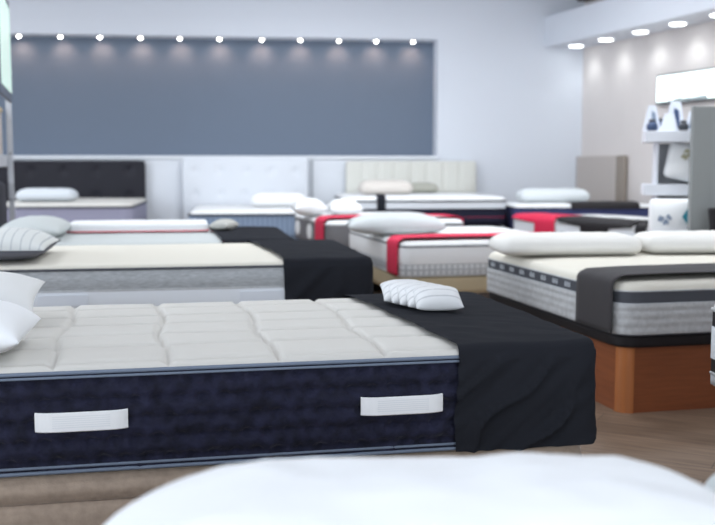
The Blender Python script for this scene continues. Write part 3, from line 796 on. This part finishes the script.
for (pa, pb) in ((572, 558), (631, 615)):
    bm = bmesh.new(); a, b = sy(pa), sy(pb); m_ = (a + b) / 2; pts = []
    for k in range(11):
        an = math.pi * (1.1 * k / 10 - .05); pts.append(Vector((-hxs - .010, m_ + .09 * math.cos(an), .13 + .04 * math.sin(an))))
    tube(bm, pts, .009, 6)
    link('side_emblem', bm, MARK, mts, label='faint grey curved mark on the white side')

# beige board leaning in the corner
qa, qb = onwall(578, .05), onwall(625.5, .05)
pb = thing('beige_board', 'beige padded board standing against the right wall in the corner', 'board', (qa.x, qa.y, 0), math.atan2((qb - qa).y, (qb - qa).x))
lw = (qb - qa).length; zt_ = zat(600, 155.5, 12.9)
boxo('face_panel', 0, lw * .84, -.03, .03, .0, zt_, FBEIGE, pb, bev=.012)
boxo('edge_panel', lw * .845, lw, -.025, .03, .0, zt_, FBROWN, pb, bev=.01, label='darker taupe edge')

# ================================================================== SHELVES ON THE RIGHT
dU = 7.75
u0, u1 = D(656, 150, dU), D(699, 150, dU)
RU = yaw(-12)
su = thing('shelf_unit', 'white shelf unit with grey back holding packs, in front of the right wall', 'shelf', (u0.x, u0.y, 0), RU)
wU = .50
ztop = zat(660, 137, dU); zmid = zat(660, 190, dU)
boxo('back_panel', 0.0, wU, .30, .32, .0, ztop - .045, mat('laminate_mid_grey', (.55, .56, .59), .6, 100, .02), su)
boxo('side_panel', 0.0, .02, .0, .298, .0, ztop - .045, SHELFW, su)
boxo('side_panel', wU - .02, wU, .0, .298, .0, ztop - .045, SHELFW, su)
for n_, z in (('shelf', ztop), ('shelf', zmid), ('shelf', .45)):
    boxo(n_, -.085 if z > .5 else .022, wU if z == ztop else wU - .022, -.06, .296 if z < ztop else .32, z - .04, z + .045 if z > .5 else z, SHELFW, su, bev=.004)
def onU(x, y, z):
    p = Matrix.Translation(su.location) @ Matrix.Rotation(RU, 4, 'Z') @ Vector((x, y, z)); return p
# small things on the top shelf
def prism(name, label, loc, rz, w, h, dpt, m, group=None, band=None):
    t = thing(name, label, 'display card', loc, rz, group)
    bm = bmesh.new()
    v = [bm.verts.new(c) for c in ((-w / 2, -dpt / 2, 0), (w / 2, -dpt / 2, 0), (w / 2, dpt / 2, 0), (-w / 2, dpt / 2, 0), (-w / 2 * .55, 0, h), (w / 2 * .55, 0, h))]
    for f in ((0, 1, 5, 4), (2, 3, 4, 5), (0, 4, 3), (1, 2, 5), (0, 3, 2, 1)): bm.faces.new([v[i] for i in f])
    link('card', bm, m, t, smooth=False)
    if band:
        n = Vector((0, -h, dpt / 2)).normalized()
        bm = bmesh.new(); 
        q = [Vector((x, -dpt / 2 * (1 - k), h * k)) + Vector((0, -.004, .001)) for x, k in ((-w * .22, .12), (w * .22, .12), (w * .16, .7), (-w * .08, .8))]
        bm.faces.new([bm.verts.new(c) for c in q]); link('print', bm, band, t, smooth=False)
    return t
zt = ztop + .046
prism('tent_card', 'tilted blue and white display card at left of the top shelf', onU(-.03, .09, zt), RU + .5, .12, .20, .08, PAPER, 'cards on the top shelf', INK)
prism('tent_card', 'white folded display card standing front centre of the top shelf', onU(.09, -.005, zt), RU - .2, .13, .13, .08, PAPER, 'cards on the top shelf')
prism('tent_card', 'tall white display card with dark print mid top shelf', onU(.15, .16, zt), RU + .1, .14, .23, .09, PAPER, 'cards on the top shelf', DBLUE)
prism('tent_card', 'white display card at right of the top shelf beside the partition', onU(.275, .06, zt), RU - .4, .12, .15, .08, PAPER, 'cards on the top shelf', INK)
def jar(label, loc, s, m):
    t = thing('jar', label, 'jar', loc, 0, 'jars on the top shelf')
    bm = bmesh.new(); lathe(bm, [(.02 * s, 0), (.042 * s, .006 * s), (.048 * s, .03 * s), (.044 * s, .06 * s), (.026 * s, .075 * s)], 18); link('body', bm, m, t)
    bm = bmesh.new(); lathe(bm, [(.028 * s, .0755 * s), (.028 * s, .092 * s), (.022 * s, .098 * s)], 18); link('lid', bm, FRAME, t)
jar('squat dark blue jar at front left of the top shelf', onU(-.035, -.012, zt), .9, DBLUE)
jar('taller dark jar between the white cards on top shelf', onU(.06, .235, zt), 1.1, DBLUE)
jar('dark small jar at right end of the top shelf', onU(.195, -.015, zt), .8, FRAME)
# packs
def pack(name, label, loc, rz, tilt, w, h, th, cat, emblem, em, label2=None):
    t = thing(name, label, cat, loc, 0, rot=(tilt[0], tilt[1], rz))
    bm = bmesh.new(); box(bm, -w / 2, w / 2, -th / 2, th / 2, 0, h, .04, 3)
    bmesh.ops.subdivide_edges(bm, edges=bm.edges, cuts=3, use_grid_fill=True)
    for v in bm.verts:
        k = (1 - (2 * v.co.x / w) ** 2) * (1 - (2 * v.co.z / h - 1) ** 2)
        v.co.y += math.copysign(.03 * max(0, k), v.co.y) + .006 * noise.noise(v.co * 9)
    link('bag', bm, WHITE, t)
    bm = bmesh.new()
    def blob(pts, y):
        bm.faces.new([bm.verts.new((x, y, z)) for x, z in pts])
    for e in emblem: blob([(x * w, z * h) for x, z in e], -th / 2 - .034)
    o = link('emblem', bm, em, t, smooth=False)
    if label2:
        bm = bmesh.new(); 
        v = [bm.verts.new((x * w, y, z * h)) for y in (-th / 2 - .030, -th / 2 - .036) for x, z in label2]
        bm.faces.new(v[:4]); bm.faces.new(v[4:]); 
        for k in range(4): bm.faces.new((v[k], v[(k + 1) % 4], v[4 + (k + 1) % 4], v[4 + k]))
        link('tag', bm, TEAL, t, smooth=False, label='teal diamond label')
    return t
pack('pillow_pack', 'white pillow pack with olive emblem leaning on the middle shelf', onU(.19, .02, zmid + .076), RU, (R(-14), R(12)), .28, .29, .07, 'pillow pack',
     [[(-.16, .55), (.0, .5), (.05, .62), (-.1, .66)], [(-.02, .62), (.16, .58), (.18, .68), (.03, .75)], [(-.12, .68), (.02, .7), (.06, .8), (-.06, .8)]], OLIVE)
pack('pillow_bag', 'white pillow bag with teal diamond label below the middle shelf', onU(.115, -.13, .655), RU, (R(-4), 0), .33, .29, .08, 'pillow bag',
     [[(-.32, .42), (-.22, .38), (-.16, .50), (-.28, .56)], [(-.2, .3), (-.06, .34), (-.1, .46), (-.18, .44)], [(-.14, .52), (-.04, .42), (.0, .48), (-.08, .6)]], INK,
     [(.22, .52), (.36, .30), (.46, .56), (.36, .78)])
# a low stand for the bag
st = thing('display_stand', 'low white stand carrying the pillow bag before the shelf unit', 'stand', onU(.115, -.16, 0), RU)
boxo('top_board', -.18, .18, -.09, .085, .625, .652, SHELFW, st, bev=.004)
for s in (-1, 1): boxo('side_panel', *sorted((s * .18, s * .16)), -.09, .085, 0, .623, SHELFW, st)
# grey partition in front of the unit
dP = 7.2; q0 = D(692.5, 150, dP); zp = zat(700, 106, dP)
gp = thing('grey_partition', 'tall plain grey partition panel at right edge in front of shelves', 'partition', (q0.x, q0.y, 0), yaw(6))
boxo('panel', 0, 1.0, 0, .05, .04, zp, SHELFG, gp, bev=.004)
boxo('foot', .10, .16, -.12, .17, 0, .038, FRAME, gp); boxo('foot', .84, .90, -.12, .17, 0, .038, FRAME, gp)
# black chair beyond the right bed
q = D(757, 230, 6.80)
ch = thing('black_chair', 'black chair at right edge beyond the cream mattress', 'chair', (q.x, q.y, 0), yaw(4))
bm = bmesh.new(); box(bm, -.21, .21, -.21, .21, .42, .47, .02); link('seat', bm, DKBR, ch, smooth=False)
bm = bmesh.new(); box(bm, -.20, .20, -.02, .015, .50, .90, .014)
for v in bm.verts: v.co.y += .20 + (v.co.z - .5) * .18; v.co.x *= 1.06 + (v.co.z - .5) * .25
link('backrest', bm, DKBR, ch, smooth=False)
for sx_ in (-.18, .18):
    for sy_ in (-.18, .18):
        bm = bmesh.new(); tube(bm, [Vector((sx_, sy_, 0)), Vector((sx_ * .97, sy_ * .97, .425))], .013, 10); link('leg', bm, FRAME, ch)
    bm = bmesh.new(); tube(bm, [Vector((sx_ * .8, .19, .44)), Vector((sx_ * .8, .22, .60))], .011, 8); link('back_support', bm, FRAME, ch)
# lit screen on the right wall
s0 = onwall(659); dep = s0.dot(FW); z1_, z0_ = zat(659, 75.5, dep), zat(659, 105.5, dep)
tv = thing('wall_screen', 'bright white lit screen with thin dark frame on the right wall', 'screen', (s0.x, s0.y, z0_), math.atan2(rd.y, rd.x))
h_ = z1_ - z0_; tw = 1.25
boxo('frame', 0, tw, .012, .07, 0, h_, FRAME, tv, bev=.008)
# pictured skyline along the bottom and a dark figure shape at the right, as displayed on the screen
TVM = mat('screen_glow', (.9, 1, 1), .3, emit=(.86, 1, .99), estr=1.25, bump=0)
boxo('display', .025, tw - .025, .074, .077, .025, h_ - .02, TVM, tv)
bm = bmesh.new(); pts = [(.03, .026)]
for k in range(20): pts.append((.03 + k * .05, .035 + .030 * abs(noise.noise(Vector((k * .7, 1, 3)))) + .02 * (k > 6)))
pts.append((.98, .026)); bm.faces.new([bm.verts.new((x, .0785, z)) for x, z in pts]); link('picture', bm, mat('screen_picture', (.30, .34, .36), .6, 10, 0, emit=(.3, .36, .38), estr=.35), tv, smooth=False, label='grey shape shown along the bottom of the screen')
for o in tv.children:
    for v in o.data.vertices: v.co.y = -v.co.y
    o.data.flip_normals()
# ================================================================== STAND WITH SCREEN AT LEFT
aL = D(13.5, 165, 8.75); bL = yaw(15.6)
sd = thing('display_rack', 'pale metal rack with shelf at left frame edge', 'rack', (aL.x, aL.y, 0), bL)
for y in (0, -1.65):
    boxo('post', -.045 - (.25 if y else 0), -(.25 if y else 0), y - .045, y, 0, 2.62, METALW, sd, bev=.004)
    boxo('post', -.50, -.455, y - .045, y, 0, 2.62, METALW, sd, bev=.004)
zz = zat(8, 161, 8.6)
boxo('shelf', -.452, -.048, -1.69, -.002, zz - .05, zz + .05, METALW, sd, bev=.004)
boxo('shelf', -.452, -.048, -1.69, -.002, .30, .34, METALW, sd, bev=.004)
bm = bmesh.new()
for z in (.5, .9, 1.3, 1.75): bmesh.ops.create_uvsphere(bm, u_segments=10, v_segments=6, radius=.009, matrix=Matrix.Translation((-.022, -.046, z)))
link('bolt', bm, FRAME, sd)
ls = thing('display_screen', 'pale green lit screen with grey frame mounted on the rack at upper left', 'screen', (aL.x, aL.y, 0), bL)
zb0, zt0 = zat(12, 106, 8.75), zat(12, 10, 8.75)
boxo('frame', .002, .032, -1.70, -.45, zb0, zt0, mat('frame_slate', (.12, .14, .18), .4, 50, 0), ls, bev=.01)
boxo('display', .033, .036, -1.66, -.495, zb0 + .07, zt0 - .07, mat('screen_mint', (.6, .75, .68), .3, emit=(.55, .72, .64), estr=.42, bump=0), ls)
bx_ = thing('storage_box', 'beige box standing on the rack shelf at left frame edge', 'box', Matrix.Translation(sd.location) @ Matrix.Rotation(bL, 4, 'Z') @ Vector((-.25, -.45, zz + .051)), bL)
boxo('carton', -.17, .17, -.38, .38, 0, .36, FBEIGE, bx_, bev=.01); boxo('lid', -.178, .178, -.388, .388, .362, .40, BEIGE, bx_, bev=.008)
q = Matrix.Translation(sd.location) @ Matrix.Rotation(bL, 4, 'Z') @ Vector((-.25, -.55, .342))
bp = thing('black_cushion', 'black upholstered block standing inside the rack at left edge', 'cushion', q, bL)
bm = bmesh.new(); box(bm, -.18, .19, -.50, .52, 0, .72, .05, 3); link('cover', bm, LEATHB, bp)

# ================================================================== LIGHT
w = bpy.data.worlds.new('World'); sc.world = w; w.use_nodes = True
bg = w.node_tree.nodes['Background']
sky = w.node_tree.nodes.new('ShaderNodeTexSky'); sky.sky_type = 'HOSEK_WILKIE'; sky.turbidity = 3; sky.sun_direction = (0.2, .6, .75)
w.node_tree.links.new(sky.outputs[0], bg.inputs[0]); bg.inputs[1].default_value = .3
lamp_light('shopfront_daylight', 'AREA', 330, (.86, .93, 1), (-.2, -3.9, 1.75), (R(90), 0, 0), shape='RECTANGLE', size=9.2, size_y=2.7)
lamp_light('left_fill', 'AREA', 230, (.84, .92, 1), (-6.9, 5.5, 2.0), (R(90), 0, R(-90)), shape='RECTANGLE', size=7, size_y=2.2)  # soft fill added from the left; the wall there has no window
for i, (x, y) in enumerate(((-3.5, .5), (.5, .5), (-3.5, 4), (.5, 4), (3.6, 4), (-3.5, 7.5), (.5, 7.5), (3, 7.5), (-3.5, 10.8), (.5, 10.8), (2.6, 10.2), (4.6, 6.5))):
    lamp_light('ceiling_fill', 'AREA', 13 if y < 5 else 41, (.93, .97, 1), (x, y, 3.6), (0, 0, 0), shape='RECTANGLE', size=1.2, size_y=.6)  # unseen overhead area lamps added for brightness, no fixtures modelled

# ================================================================== CAMERA
cd = bpy.data.cameras.new('camera'); cam = bpy.data.objects.new('camera', cd); COL.objects.link(cam)
cam.location = CAM; cam.rotation_euler = (R(90) - PITCH, 0, -PSI)
cd.sensor_width = 36; cd.lens = 36 * FPX / 715; cd.clip_end = 100
cd.dof.use_dof = True; cd.dof.focus_distance = 3.15; cd.dof.aperture_fstop = 2.8
sc.camera = cam
sc.view_settings.view_transform = 'Standard'; sc.view_settings.look = 'None'; sc.view_settings.gamma = 1
sc.view_settings.use_curve_mapping = False; sc.view_settings.exposure = 0.36
